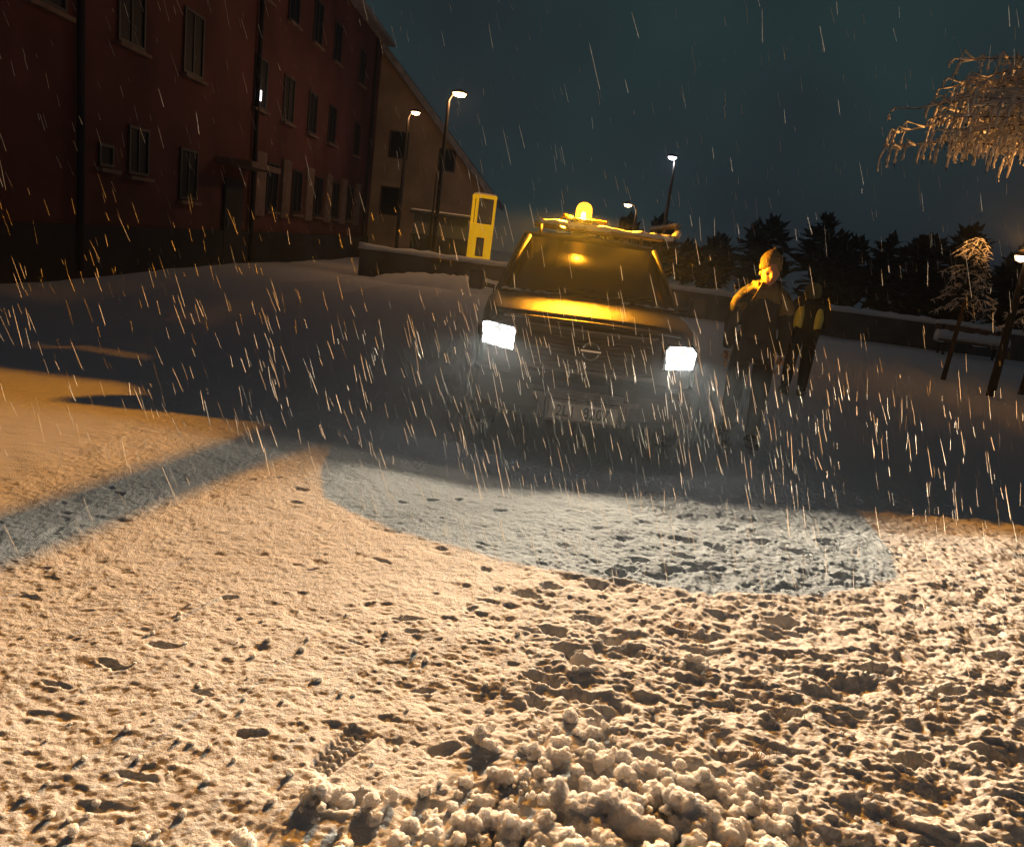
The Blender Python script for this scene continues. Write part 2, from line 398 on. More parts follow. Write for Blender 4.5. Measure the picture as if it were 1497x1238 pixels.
# ------------------------------------------------------------------ the truck
TX, TY, YAW = .53, 6.0, 0.0
T = empty('off_road_vehicle', (TX, TY, 0), YAW, label='dark off road vehicle facing us with blazing headlights and an orange roof beacon', cat='car')
def loft(rings, closed_ends=True):
    mb = MB(); n = len(rings[0])
    for r in rings: mb.v += [tuple(p) for p in r]
    for i in range(len(rings) - 1):
        for k in range(n):
            mb.f.append((i * n + k, i * n + (k + 1) % n, (i + 1) * n + (k + 1) % n, (i + 1) * n + k))
    mb.f.append(tuple(range(n))[::-1]); mb.f.append(tuple((len(rings) - 1) * n + k for k in range(n)))
    return mb
def ring(y, w, zb, zt, c=.02):
    bend = lambda x: .26 * (abs(x) / .9) ** 2.2 * max(0, 1 - y / 1.1)
    half = [(w * .82, zb), (w * .97, zb + .06), (w, zb + .2), (w * 1.0, (zb + zt) / 2), (w * .985, zt - .16), (w * .955, zt - .07), (w * .88, zt - .018), (w * .62, zt + c * .35), (w * .30, zt + c * .9)]
    return [(x, y + bend(x), z) for x, z in half] + [(0, y, zt + c)] + [(-x, y + bend(x), z) for x, z in half[::-1]] + [(0, y, zb)]
rings = [ring(.10, .80, .42, 1.02, .01), ring(.13, .84, .40, 1.06), ring(.20, .865, .36, 1.085, .022), ring(.45, .90, .33, 1.115, .03), ring(.85, .915, .30, 1.145, .032),
         ring(1.18, .92, .28, 1.165, .02), ring(1.3, .92, .28, 1.16, .0), ring(2.4, .92, .28, 1.16, 0), ring(4.2, .92, .3, 1.15, 0), ring(4.65, .88, .35, 1.1, 0)]
body = loft(rings).build('body', M['paint'], T, smooth=True)
MB().tube([(-.70, .235, 1.03), (-.5, .16, 1.045), (-.25, .10, 1.053), (0, .092, 1.056), (.25, .10, 1.053), (.5, .16, 1.045), (.70, .235, 1.03)], .012, 8).build('bonnet_edge', M['paint'], body, smooth=True)
MB().tube([(-.80, 1.17, 1.15), (-.4, 1.12, 1.175), (0, 1.10, 1.185), (.4, 1.12, 1.175), (.80, 1.17, 1.15)], .013, 8).build('bonnet_rear_edge', M['paint'], body, smooth=True)
# cabin
def cring(y, w, z): return [(w, y, z)]
lo = [(.80, 1.20, 1.15), (.86, 1.6, 1.15), (.87, 3.0, 1.15), (.84, 4.45, 1.12)]
cab = MB()
roof_ring = [[(s * x, y, z) for (x, y, z) in [(.60, 1.74, 1.66), (.65, 2.2, 1.72), (.66, 3.2, 1.725), (.62, 4.2, 1.66)]] for s in (1, -1)]
rf = loft([[(.58 * k, 1.70, 1.655 + .02 * (1 - k * k) - .0) for k in (-1, -.5, 0, .5, 1)] + [(.58 * k, 1.72, 1.63) for k in (1, 0, -1)],
           [(.62 * k, 1.85, 1.69 + .025 * (1 - k * k)) for k in (-1, -.5, 0, .5, 1)] + [(.62 * k, 1.85, 1.65) for k in (1, 0, -1)],
           [(.66 * k, 2.4, 1.71 + .03 * (1 - k * k)) for k in (-1, -.5, 0, .5, 1)] + [(.66 * k, 2.4, 1.67) for k in (1, 0, -1)],
           [(.66 * k, 3.6, 1.71 + .03 * (1 - k * k)) for k in (-1, -.5, 0, .5, 1)] + [(.66 * k, 3.6, 1.67) for k in (1, 0, -1)],
           [(.60 * k, 4.35, 1.64 + .02 * (1 - k * k)) for k in (-1, -.5, 0, .5, 1)] + [(.60 * k, 4.35, 1.6) for k in (1, 0, -1)]])
rf.build('roof', M['paint'], T, smooth=True)
ws = MB(); N = 10
for i in range(N + 1):
    k = -1 + 2 * i / N
    ws.v.append((.77 * k, 1.20 - .07 * (1 - k * k), 1.155)); ws.v.append((.575 * k, 1.70 - .05 * (1 - k * k), 1.66))
for i in range(N): ws.f.append((2 * i, 2 * i + 2, 2 * i + 3, 2 * i + 1))
o = ws.build('windscreen', M['glass'], T, smooth=True)
sm = o.modifiers.new('s', 'SOLIDIFY'); sm.thickness = .012
for s in (-1, 1):
    MB().tube([(s * .80, 1.19, 1.15), (s * .70, 1.44, 1.41), (s * .60, 1.71, 1.665)], [.032, .028, .026], 8).build('windscreen_pillar', M['paint'], T, smooth=True)
    MB().prism([(s * .845, 1.30, 1.15), (s * .66, 1.80, 1.665), (s * .68, 2.55, 1.68), (s * .86, 2.55, 1.15)], (s * -.01, 0, 0), (0, 0, 0)).build('side_window', M['glass'], T)
    MB().prism([(s * .86, 2.62, 1.15), (s * .68, 2.62, 1.68), (s * .68, 3.45, 1.68), (s * .86, 3.45, 1.15)], (s * -.01, 0, 0), (0, 0, 0)).build('side_window', M['glass'], T)
    MB().prism([(s * .86, 3.52, 1.15), (s * .68, 3.52, 1.68), (s * .62, 4.25, 1.64), (s * .84, 4.4, 1.14)], (s * -.01, 0, 0), (0, 0, 0)).build('side_window', M['glass'], T)
    d = MB().tube([(s * .91, 2.58, .5), (s * .915, 2.58, 1.1)], .006, 6).build('door_seam', M['plastic'], T)
    MB().tube([(s * .925, 2.36, .98), (s * .945, 2.4, .985), (s * .945, 2.5, .985), (s * .925, 2.54, .98)], .012, 6).build('door_handle', M['chrome'], T, smooth=True)
    # mirrors
    mm = MB().tube([(s * .86, 1.42, 1.16), (s * .98, 1.38, 1.18)], .02, 8).build('mirror_arm', M['plastic'], T, smooth=True)
    MB().box((min(s * .95, s * 1.10), 1.33, 1.12), (max(s * .95, s * 1.10), 1.42, 1.30)).build('mirror_housing', M['paint'], mm, bevel=.03)
    # wheels
    for yy in (.92, 3.75):
        w = MB().lathe([(.20, -.11), (.35, -.11), (.375, -.08), (.378, .08), (.35, .11), (.20, .11)], (s * .80, yy, .36), 'x', 32).build('wheel', M['rubber'], T, smooth=True)
        MB().lathe([(.05, .10), (.19, .10), (.21, .118), (.21, -.10), (.0, -.10)], (s * .80, yy, .36), 'x', 24).build('rim', M['silver'], w)
        arch = MB().tube([(s * .90, yy + .46 * math.cos(a), .38 + .46 * math.sin(a)) for a in [math.pi * i / 10 for i in range(11)]], .035, 8).build('wheel_arch', M['plastic'], T, smooth=True)
MB().tube([(-.55, 1.16, 1.185), (-.15, 1.22, 1.24), (.05, 1.235, 1.25)], .008, 6).build('wiper', M['plastic'], T)
MB().tube([(.05, 1.13, 1.185), (.35, 1.2, 1.23), (.58, 1.235, 1.24)], .008, 6).build('wiper', M['plastic'], T)
# grille
def bent(mb, x0, x1, y0, y1, z0, z1, n=14):
    b = len(mb.v)
    for i in range(n + 1):
        x = x0 + (x1 - x0) * i / n; o = .26 * (abs(x) / .9) ** 2.2
        mb.v += [(x, y0 + o, z0), (x, y0 + o, z1), (x, y1 + o, z1), (x, y1 + o, z0)]
    for i in range(n):
        for k in range(4): mb.f.append((b + i * 4 + k, b + i * 4 + (k + 1) % 4, b + i * 4 + 4 + (k + 1) % 4, b + i * 4 + 4 + k))
    mb.f.append((b, b + 1, b + 2, b + 3)); mb.f.append((b + n * 4, b + n * 4 + 1, b + n * 4 + 2, b + n * 4 + 3))
    return mb
gr_ = bent(MB(), -.50, .50, .075, .13, .70, .985).build('grille', M['plastic'], T)
for i in range(7): bent(MB(), -.47, .47, .060, .0745, .715 + i * .036, .727 + i * .036).build('grille_slat', M['plastic'], gr_)
bent(MB(), -.52, .52, .062, .12, .988, 1.004).build('grille_top_trim', M['silver'], T)
bent(MB(), -.52, .52, .055, .13, .66, .697).build('grille_lower_trim', M['silver'], T, bevel=.01)
E_ = MB()
arc1 = [(.066 * math.cos(a), .045, .85 + .066 * math.sin(a)) for a in [R(18 + i * 12) for i in range(13)]]
arc2 = [(.066 * math.cos(a), .045, .85 + .066 * math.sin(a)) for a in [R(198 + i * 12) for i in range(13)]]
E_.tube(arc1, .0065, 6); E_.tube(arc2, .0065, 6); E_.box((-.078, .039, .843), (.078, .051, .857))
E_.build('round_emblem', M['chrome'], T, smooth=False)
# headlights
for s in (-1, 1):
    def hp(u, v):  # outline of the lamp in its plane
        x = .60 + u * .265; z = .765 + v * .19
        return (s * x, .065 + .26 * (x / .9) ** 2.2, z)
    outl = [(0.06, .0), (.95, .06), (1.0, .75), (.80, 1.0), (.12, .97), (.0, .85)] if s > 0 else [(0.0, .0), (.95, .10), (1.0, .95), (.88, 1.0), (.05, .92), (.0, .8)]
    hs = MB().prism([hp(u, v) for u, v in [(-.04, -.07), (1.0, 0), (1.05, .8), (.82, 1.08), (.02, 1.04), (-.06, .85)]], (0, .14, 0), (0, .012, 0)).build('headlight', M['plastic'], T, bevel=.01)
    MB().prism([hp(u, v) for u, v in outl], (0, .02, 0), (0, -.008, 0)).build('lens', M['lens'], hs, bevel=.006)
# bumper and lower air intake
bp_ = loft([[(x * .9, y, .30), (x, y, .40), (x, y, .56), (x * .97, y + .03, .60)] + [(x * .97, .2, .60), (x, .2, .30)] for x, y in []]) if False else MB()
prof = [(.20, .30), (.02, .30), (-.03, .36), (-.03, .55), (.0, .60), (.20, .62)]
xs_ = [-.90, -.85, -.70, -.4, 0, .4, .70, .85, .90]; yo = [.30, .20, .10, .03, 0, .03, .10, .20, .30]
for x, y0_ in zip(xs_, yo):
    for (yy, zz) in prof: bp_.v.append((x, min(yy + y0_, .46), zz))
n_ = len(prof)
for i in range(len(xs_) - 1):
    for k in range(n_ - 1): bp_.f.append((i * n_ + k, i * n_ + k + 1, (i + 1) * n_ + k + 1, (i + 1) * n_ + k))
bp_.f.append(tuple(range(n_))); bp_.f.append(tuple((len(xs_) - 1) * n_ + k for k in range(n_)))
bump = bp_.build('bumper', M['plastic'], T, smooth=False)
for s in (-1, 1):
    MB().prism([(s * .30, 0, .30), (s * .35, 0, .30), (s * .36, 0, .46), (s * .42, 0, .47), (s * .42, 0, .515), (s * .30, 0, .51)], (0, .04, 0), (0, -.046, 0)).build('bumper_trim', M['silver'], bump, bevel=.008)
sl = MB()
for i in range(4): sl.box((-.30, -.044, .475 + i * .018), (.30, -.028, .483 + i * .018))
sl.build('intake_bars', M['silver'], bump)
pl = MB().box((-.27, -.062, .315), (.27, -.05, .445)).build('number_plate', M['plate'], T, bevel=.004)
fm = MB()
fm.box((-.29, -.056, .448), (.29, -.040, .462)); fm.box((-.29, -.056, .298), (.29, -.040, .312)); fm.box((-.29, -.056, .312), (-.275, -.040, .448)); fm.box((.275, -.056, .312), (.29, -.040, .448))
fm.build('plate_frame', M['silver'], pl)
def text(s, size, loc, rot, m, parent, name, sx=1):
    cu = bpy.data.curves.new(name, 'FONT'); cu.body = s; cu.size = size; cu.align_x = 'CENTER'; cu.align_y = 'CENTER'; cu.extrude = .001
    to = bpy.data.objects.new(name, cu); COL.objects.link(to)
    dg = bpy.context.evaluated_depsgraph_get(); me = bpy.data.meshes.new_from_object(to.evaluated_get(dg))
    COL.objects.unlink(to); bpy.data.objects.remove(to)
    o = link(bpy.data.objects.new(name, me), parent); me.materials.clear(); me.materials.append(m)
    o.location = loc; o.rotation_euler = rot; o.scale = (sx, 1, 1); return o
text('2L1', .125, (-.135, -.0645, .378), (R(90), 0, 0), M['ink'], pl, 'plate_lettering', .82)
text('8207', .125, (.10, -.0645, .378), (R(90), 0, 0), M['ink'], pl, 'plate_lettering', .82)
cs = MB(); rcs = random.Random(8)
pts = [(x / 20 * .78, 1.165 - .06 * (1 - (x / 20) ** 2), 1.178 + rcs.uniform(-.004, .006)) for x in range(-20, 21)]
cs.tube(pts, [rcs.uniform(.004, .016) for _ in pts], 6, .3, rcs); cs.build('clinging_snow', M['wetsnow'], T, smooth=True)
# roof rack
rk = MB()
rk.tube([(-.46, 1.95, 1.80), (-.2, 1.94, 1.80), (.2, 1.94, 1.80), (.78, 1.95, 1.80)], .020, 8)
rk.tube([(.78, 1.95, 1.80), (.82, 1.96, 1.84), (.83, 1.98, 1.93)], .024, 8)
rk.tube([(.83, 1.98, 1.93), (.82, 2.6, 1.93), (.80, 3.6, 1.93)], .020, 8)
rk.tube([(-.52, 1.95, 1.80), (-.56, 2.6, 1.80), (-.56, 3.6, 1.80)], .018, 8)
rk.tube([(-.56, 3.4, 1.80), (.80, 3.4, 1.80), (.80, 3.4, 1.93)], .018, 8)
rk.tube([(-.56, 2.7, 1.80), (.81, 2.7, 1.80), (.81, 2.7, 1.93)], .018, 8)
for x in (-.5, .5):
    for y in (2.0, 3.4): rk.tube([(x, y, 1.70), (x, y, 1.80)], .016, 8)
rack = rk.build('roof_rack', M['rack'], T, smooth=True)
rr = random.Random(5); sn = MB()
pts = [(-.52 + 1.32 * i / 26, 1.942, 1.815 + rr.uniform(-.004, .008)) for i in range(27)]
sn.tube(pts, [rr.uniform(.018, .036) for _ in pts], 8, .2, rr)
pts = [(.82, 1.96, 1.83), (.84, 1.975, 1.88), (.835, 1.98, 1.95)]
sn.tube(pts, [.04, .034, .03], 8, .2, rr)
pts = [(.83, 2.0 + 1.5 * i / 20, 1.945) for i in range(21)]; sn.tube(pts, [rr.uniform(.02, .032) for _ in pts], 8, .2, rr)
sn.build('clinging_snow', M['wetsnow'], rack, smooth=True)
# beacon
def W2T(p):
    a, b = p[0] - TX, p[1] - TY; return (a * math.cos(YAW) + b * math.sin(YAW), -a * math.sin(YAW) + b * math.cos(YAW), p[2])
BX, BY, BZ = W2T((.43, 8.0, 1.94))
bc = MB().lathe([(.0, 1.735), (.10, 1.735), (.10, 1.765), (.03, 1.775), (.03, 1.84), (.095, 1.85), (.10, 1.885), (.075, 1.895), (0, 1.895)], (BX, BY, 0)).build('beacon_light', M['plastic'], T, smooth=False)
md = bpy.data.materials.new('orange_dome'); md.use_nodes = True; n = md.node_tree; n.nodes.clear()
o_ = n.nodes.new('ShaderNodeOutputMaterial'); e_ = n.nodes.new('ShaderNodeEmission'); e_.inputs[0].default_value = (1, .36, .02, 1); e_.inputs[1].default_value = 7.0
tr = n.nodes.new('ShaderNodeBsdfTransparent'); tr.inputs[0].default_value = (1, .8, .5, 1); mxs = n.nodes.new('ShaderNodeMixShader'); mxs.inputs[0].default_value = .55
n.links.new(tr.outputs[0], mxs.inputs[1]); n.links.new(e_.outputs[0], mxs.inputs[2]); n.links.new(mxs.outputs[0], o_.inputs[0])
MB().lathe([(.078, 1.895), (.080, 1.96), (.074, 2.0), (.055, 2.03), (.025, 2.045), (0, 2.047)], (BX, BY, 0)).build('dome', md, bc, smooth=True)
M['bulb'] = mat('beacon_bulb', (1, .7, .3), .4, emit=(1, .62, .2), estr=160)
MB().lathe([(0, 1.90), (.016, 1.905), (.022, 1.925), (.016, 1.95), (0, 1.955)], (BX, BY + .022, 0), 'z', 12).build('bulb', M['bulb'], bc, smooth=True)
br = MB()
br.tube([(BX - .17, BY + .03, 1.80), (BX - .22, BY + .03, 1.86), (BX - .20, BY + .03, 1.90), (BX - .10, BY + .03, 1.885)], .022, 8)
br2 = MB(); br2.box((BX + .09, BY - .03, 1.862), (BX + .24, BY + .05, 1.895))
br.build('beacon_bracket', M['orange_metal'], bc, smooth=True); br2.build('beacon_bracket', M['orange_metal'], bc, bevel=.008)
# blocker added by the dome to throw the dark stripe on the left snow

Lw = Vector((.43, 8.0, 1.94))
def on_ray(g, k): return Lw + (Vector(g) - Lw) / k
a1 = on_ray((-2.9, .8, 0), 11.5); a2 = on_ray((-1.66, 5.4, 0), 11.5)
STR = True
if STR:
    MB().tube([W2T(a1), W2T(a2), W2T(on_ray((-1.5, 6.5, 0), 11.5))], [.019, .019, .019], 8).build('stripe_blocker', M['plastic'], bc, smooth=True)

# headlight beams with a low cut-off: point lamps whose strength follows direction like a reflector's
def beam_nodes(l, fn):
    l.use_nodes = True; n = l.node_tree; n.nodes.clear()
    o = n.nodes.new('ShaderNodeOutputLight'); e = n.nodes.new('ShaderNodeEmission'); n.links.new(e.outputs[0], o.inputs[0])
    t = n.nodes.new('ShaderNodeTexCoord'); s = n.nodes.new('ShaderNodeSeparateXYZ'); n.links.new(t.outputs['Normal'], s.inputs[0])
    def mth(op, a, b=None, c=None):
        q = n.nodes.new('ShaderNodeMath'); q.operation = op
        for i, v in enumerate((a, b, c)):
            if v is None: continue
            if isinstance(v, (int, float)): q.inputs[i].default_value = v
            else: n.links.new(v, q.inputs[i])
        return q.outputs[0]
    def step(a, b, x):
        q = n.nodes.new('ShaderNodeMapRange'); q.interpolation_type = 'SMOOTHSTEP'
        q.inputs[1].default_value = a; q.inputs[2].default_value = b; n.links.new(x, q.inputs[0]); return q.outputs[0]
    n.links.new(fn(s, mth, step), e.inputs['Strength'])
SGN = 1
def head_fn(s, mth, step):
    nx_, ny_, nz_ = s.outputs
    down = mth('MULTIPLY', nz_, -SGN); fwd = mth('MULTIPLY', ny_, -SGN)
    ax = mth('ABSOLUTE', nx_)
    fw2 = mth('MAXIMUM', mth('ADD', fwd, mth('MULTIPLY', ax, .24)), .02)
    ratio = mth('DIVIDE', down, fw2)
    low = mth('SUBTRACT', 1.0, step(.62, .73, ratio))
    s3 = mth('POWER', mth('MAXIMUM', down, .13), -2.5)
    up = mth('ADD', step(-.12, .15, down), .05)
    fr_ = step(.07, .34, fwd)
    side = mth('DIVIDE', mth('MULTIPLY', nx_, -SGN * 1.0), mth('MAXIMUM', fwd, .05))
    kerb = mth('SUBTRACT', 1.0, mth('MULTIPLY', step(.42, 1.0, side), .80))
    return mth('MULTIPLY', mth('MULTIPLY', mth('MULTIPLY', mth('MULTIPLY', s3, up), low), fr_), kerb)
for s in (-1, 1):
    l = light('headlight_beam', (s * .74, .12, .87), 17, (1.0, .85, .61), .03, T)
    beam_nodes(l.data, head_fn)
bl = light('beacon_beam', W2T(Lw), 195, (1.0, .45, .028), .008, T)
def beacon_fn(s, mth, step):
    nx_, ny_, nz_ = s.outputs
    down = mth('MULTIPLY', nz_, -SGN)
    s3 = mth('POWER', mth('MAXIMUM', down, .22), -2.9)
    fwd = mth('ADD', mth('MULTIPLY', step(-.1, .55, mth('MULTIPLY', ny_, -SGN)), .93), .07)
    cut = mth('SUBTRACT', 1.0, step(.58, .8, down))
    return mth('MULTIPLY', mth('MULTIPLY', mth('MULTIPLY', s3, fwd), cut), mth('ADD', step(.02, .30, down), .006))
beam_nodes(bl.data, beacon_fn)

# ------------------------------------------------------------------ people
def skin_body(name, joints, edges, radii, m, parent, sub=2):
    me = bpy.data.meshes.new(name); me.from_pydata([tuple(j) for j in joints], edges, []); me.materials.append(m)
    o = link(bpy.data.objects.new(name, me), parent)
    sk = o.modifiers.new('skin', 'SKIN'); sk.use_smooth_shade = True
    if not me.skin_vertices: bpy.context.view_layer.update()
    for i, r in enumerate(radii):
        v = me.skin_vertices[0].data[i]
        v.radius = r if hasattr(r, '__len__') else (r, r)
        v.use_root = (i == 0)
    sb = o.modifiers.new('sub', 'SUBSURF'); sb.levels = sub; sb.render_levels = sub
    return o
def head_mesh(c, rz, tilt, h=.235):
    v, f = ico(4) if True else None
    v = v.copy(); x, y, z = v[:, 0], v[:, 1], v[:, 2]
    # face looks to -y; skull .15 wide .19 deep
    jaw = ss(.1, -1, z) if False else np.clip(-z, 0, 1)
    sx = .074 * (1 - .40 * jaw ** 1.5); sy = .098 * (1 - .16 * jaw ** 2)
    px_ = x * sx; py = y * sy - .008 * jaw; pz = z * h / 2
    front = np.clip(-y, 0, 1)
    g = lambda cx, cz, wx_, wz: np.exp(-((px_ - cx) / wx_) ** 2 - ((pz - cz) / wz) ** 2) * (front > .2)
    py = py - .034 * g(0, -.020, .012, .018) - .018 * g(0, .004, .009, .025)      # nose
    py = py + .022 * g(.031, .006, .017, .013) + .022 * g(-.031, .006, .017, .013)  # eye sockets
    py = py - .012 * g(0, .028, .06, .009)                                        # brow
    py = py - .006 * g(.042, -.025, .018, .02) - .006 * g(-.042, -.025, .018, .02)  # cheekbones
    py = py - .011 * g(0, -.052, .022, .006) - .011 * g(0, -.066, .020, .006) + .008 * g(0, -.059, .024, .004) + .008 * g(0, -.080, .022, .007)  # lips
    py = py - .010 * g(0, -.096, .022, .014)                                      # chin
    P = np.stack([px_, py, pz], 1)
    cx_, sx_ = math.cos(tilt), math.sin(tilt)
    P = P @ np.array([[1, 0, 0], [0, cx_, sx_], [0, -sx_, cx_]])
    a, b_ = math.cos(rz), math.sin(rz)
    P = P @ np.array([[a, b_, 0], [-b_, a, 0], [0, 0, 1]])
    return P + np.array(c), f
def hand(c, s, parent, m, down=Vector((0, 0, -1))):
    c = Vector(c); mbh = MB()
    j = [c, c + Vector((0, -.005, -.05)), c + Vector((0, -.01, -.085))]; r = [.026, .034, .034]; ed = [(0, 1), (1, 2)]
    o = skin_body('hand', j, ed, [(.03, .02), (.04, .018), (.038, .016)], m, parent, 1)
    fg = MB()
    for k, (dx, L) in enumerate([(-.027, .068), (-.009, .078), (.009, .073), (.026, .058)]):
        b0 = c + Vector((dx * .3, dx, -.085)); fg.tube([b0 + Vector((0, 0, .02)), b0 + Vector((-s * .004, 0, -L * .45)), b0 + Vector((-s * .014, 0, -L * .8)), b0 + Vector((-s * .026, 0, -L))], [.009, .009, .008, .006], 7)
    b0 = c + Vector((0, -.034, -.03)); fg.tube([b0, b0 + Vector((-s * .008, -.024, -.03)), b0 + Vector((-s * .014, -.03, -.058))], [.011, .010, .007], 7)
    fg.build('fingers', m, parent, smooth=True)

def person(name, x, y, H, rz, label, group, jacket, kind):
    P = empty(name, (x, y, 0), rz, label=label, cat='person', group=group)
    k = H / 1.78
    J = [(0, 0, .95), (0, .01, 1.12), (0, .01, 1.32), (0, .015, 1.45), (0, 0, 1.52), (0, -.01, 1.60),
         (-.10, 0, .92), (-.115, -.01, .50), (-.12, .02, .10), (-.13, -.12, .05),
         (.10, 0, .92), (.12, -.02, .50), (.13, .02, .10), (.14, -.12, .05),
         (-.185, .01, 1.415), (-.245, .03, 1.14), (-.245, -.03, .89),
         (.185, .01, 1.415), (.245, .03, 1.14), (.240, -.03, .89)]
    if kind == 2:
        J[15] = (-.30, -.02, 1.16); J[16] = (-.22, -.16, .98); J[18] = (.30, -.02, 1.16); J[19] = (.22, -.16, .98)
    J = [Vector(p) * k for p in J]
    ED = [(0, 1), (1, 2), (2, 3), (3, 4), (4, 5), (0, 6), (6, 7), (7, 8), (8, 9), (0, 10), (10, 11), (11, 12), (12, 13), (3, 14), (14, 15), (15, 16), (3, 17), (17, 18), (18, 19)]
    RD = [(.17, .125), (.165, .125), (.185, .13), (.13, .095), (.062, .062), (.055, .06),
          (.105, .11), (.075, .08), (.06, .062), (.05, .045), (.105, .11), (.075, .08), (.06, .062), (.05, .045),
          (.085, .085), (.066, .066), (.048, .048), (.085, .085), (.066, .066), (.048, .048)]
    b = skin_body('body', J, ED, RD, M['jacket'], P)
    # trousers over the legs
    tj = [J[0] + Vector((0, 0, -.02)), J[6], J[7], J[8], J[10], J[11], J[12]]
    skin_body('trousers', tj, [(0, 1), (1, 2), (2, 3), (0, 4), (4, 5), (5, 6)], [(.178, .132), (.112, .118), (.086, .09), (.072, .074), (.112, .118), (.086, .09), (.072, .074)], M['trousers'], P)
    for q in (9, 13):
        MB().tube([J[q - 1] + Vector((0, .04, -.04)), J[q - 1] + Vector((0, -.05, -.05)), J[q] + Vector((0, -.03, -.0))], [.062, .058, .045], 10).build('boot', M['boot'], P, smooth=True)
    for q, s in ((16, -1), (19, 1)): hand(J[q], s, P, M['skin'])
    return P, J, k
# helper at the bonnet's side
p1x, p1y = 2.10, 7.2
P1, J1, k1 = person('person', p1x, p1y, 1.78, R(-4), 'person in yellow knitted hat and dark jacket standing beside the vehicle, face half lit orange', None, None, 1)
hv, hf = head_mesh((0, -.02, 1.605), R(2), R(6), .262)
me = bpy.data.meshes.new('head'); me.from_pydata([tuple(p) for p in hv], [], [tuple(q) for q in hf]); me.polygons.foreach_set('use_smooth', [True] * len(me.polygons)); me.materials.append(M['skin'])
link(bpy.data.objects.new('head', me), P1)
for s in (-1, 1):
    MB().lathe([(0, -.008), (.017, -.006), (.026, .004), (.018, .010), (0, .008)], (s * .079, .0, 1.60), 'x', 14).build('ear', M['skin'], P1, smooth=True)
    MB().lathe([(0, -.011), (.009, -.006), (.011, 0), (.009, .006), (0, .011)], (s * .030 + .003, -.082, 1.612), 'y', 12).build('eye', M['ink'], P1, smooth=True)
hat = MB(); prf = [(.088, 1.632), (.097, 1.64), (.099, 1.672), (.092, 1.684), (.098, 1.70), (.094, 1.735), (.074, 1.775), (.045, 1.80), (.02, 1.815), (0, 1.818)]
hat.lathe(prf, (0, -.005, 0), 'z', 28); ho = hat.build('knitted_hat', M['beanie'], P1, smooth=True)
MB().tube([(.004, -.005, 1.815), (.016, -.006, 1.835), (.02, -.008, 1.838)], [.014, .012, .006], 8).build('hat_tip', M['beanie'], ho, smooth=True)
# collar and rumpled shoulders of the jacket
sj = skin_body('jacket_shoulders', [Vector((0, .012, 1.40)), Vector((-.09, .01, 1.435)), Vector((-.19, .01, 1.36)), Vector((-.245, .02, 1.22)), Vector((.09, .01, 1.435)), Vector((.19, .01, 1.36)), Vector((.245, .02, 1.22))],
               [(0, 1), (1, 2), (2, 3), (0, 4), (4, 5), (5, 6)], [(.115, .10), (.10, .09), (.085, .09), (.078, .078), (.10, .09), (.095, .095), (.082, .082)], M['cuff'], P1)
tx = bpy.data.textures.new('rumple', 'CLOUDS'); tx.noise_scale = .06
dm = sj.modifiers.new('rumple', 'DISPLACE'); dm.texture = tx; dm.strength = .035; dm.mid_level = .5
MB().tube([(.075 * math.cos(a), .01 + .07 * math.sin(a), 1.49 + .01 * math.sin(a)) for a in [2 * math.pi * i / 16 for i in range(17)]], .024, 8).build('collar', M['cuff'], P1, smooth=True)

# hooded worker with hi-vis panels, farther off with the back turned
P2, J2, k2 = person('person', 3.85, 11.0, 1.62, R(172), 'hooded person with pale yellow green safety vest, turned away in the dark at right', None, None, 2)
hm = MB().lathe([(0, 1.32), (.07, 1.33), (.105, 1.38), (.112, 1.45), (.098, 1.52), (.06, 1.56), (0, 1.575)], (0, .0, 0), 'z', 20).build('hood', M['hood'], P2, smooth=True)
hv2, hf2 = head_mesh((0, -.03, 1.45), 0, 0, .22)
me = bpy.data.meshes.new('head'); me.from_pydata([tuple(p) for p in hv2], [], [tuple(q) for q in hf2]); me.polygons.foreach_set('use_smooth', [True] * len(me.polygons)); me.materials.append(M['skin'])
link(bpy.data.objects.new('head', me), P2)
for s in (-1, 1):
    vv = skin_body('vest_panel', [Vector((s * .10, .03, 1.27)), Vector((s * .125, .065, 1.10)), Vector((s * .115, .06, .90))], [(0, 1), (1, 2)], [(.05, .06), (.075, .085), (.07, .08)], M['vest'], P2)

# ------------------------------------------------------------------ long building on the left
WX = -8.0
B = empty('apartment_building', (WX - 5, 23, 0), label='long dark red brown building with rows of windows along the left edge', cat='building')
def BP(mb, name, m, **k):   # world coordinates into the building's frame
    mb.v = [(v[0] - (WX - 5), v[1] - 23, v[2]) for v in mb.v]; return mb.build(name, m, k.pop('parent', B), **k)
BP(MB().box((WX - 10, 6, .9), (WX, 38.2, 9.4)), 'wall', M['brick'])
BP(MB().box((WX - 10, 5.98, -.3), (WX + .08, 38.22, .9)), 'plinth', M['socle'])
roofb = BP(MB().prism([(WX + .5, 5.6, 9.4), (WX + .5, 5.6, 9.55), (WX - 5, 5.6, 12.4), (WX - 10.5, 5.6, 9.55), (WX - 10.5, 5.6, 9.4)], (0, 33, 0), (0, 0, 0)), 'roof', M['roof'])
BP(MB().box((WX - 6, 20, 11.4), (WX - 5.2, 20.9, 13.2)), 'chimney', M['socle'], parent=roofb)
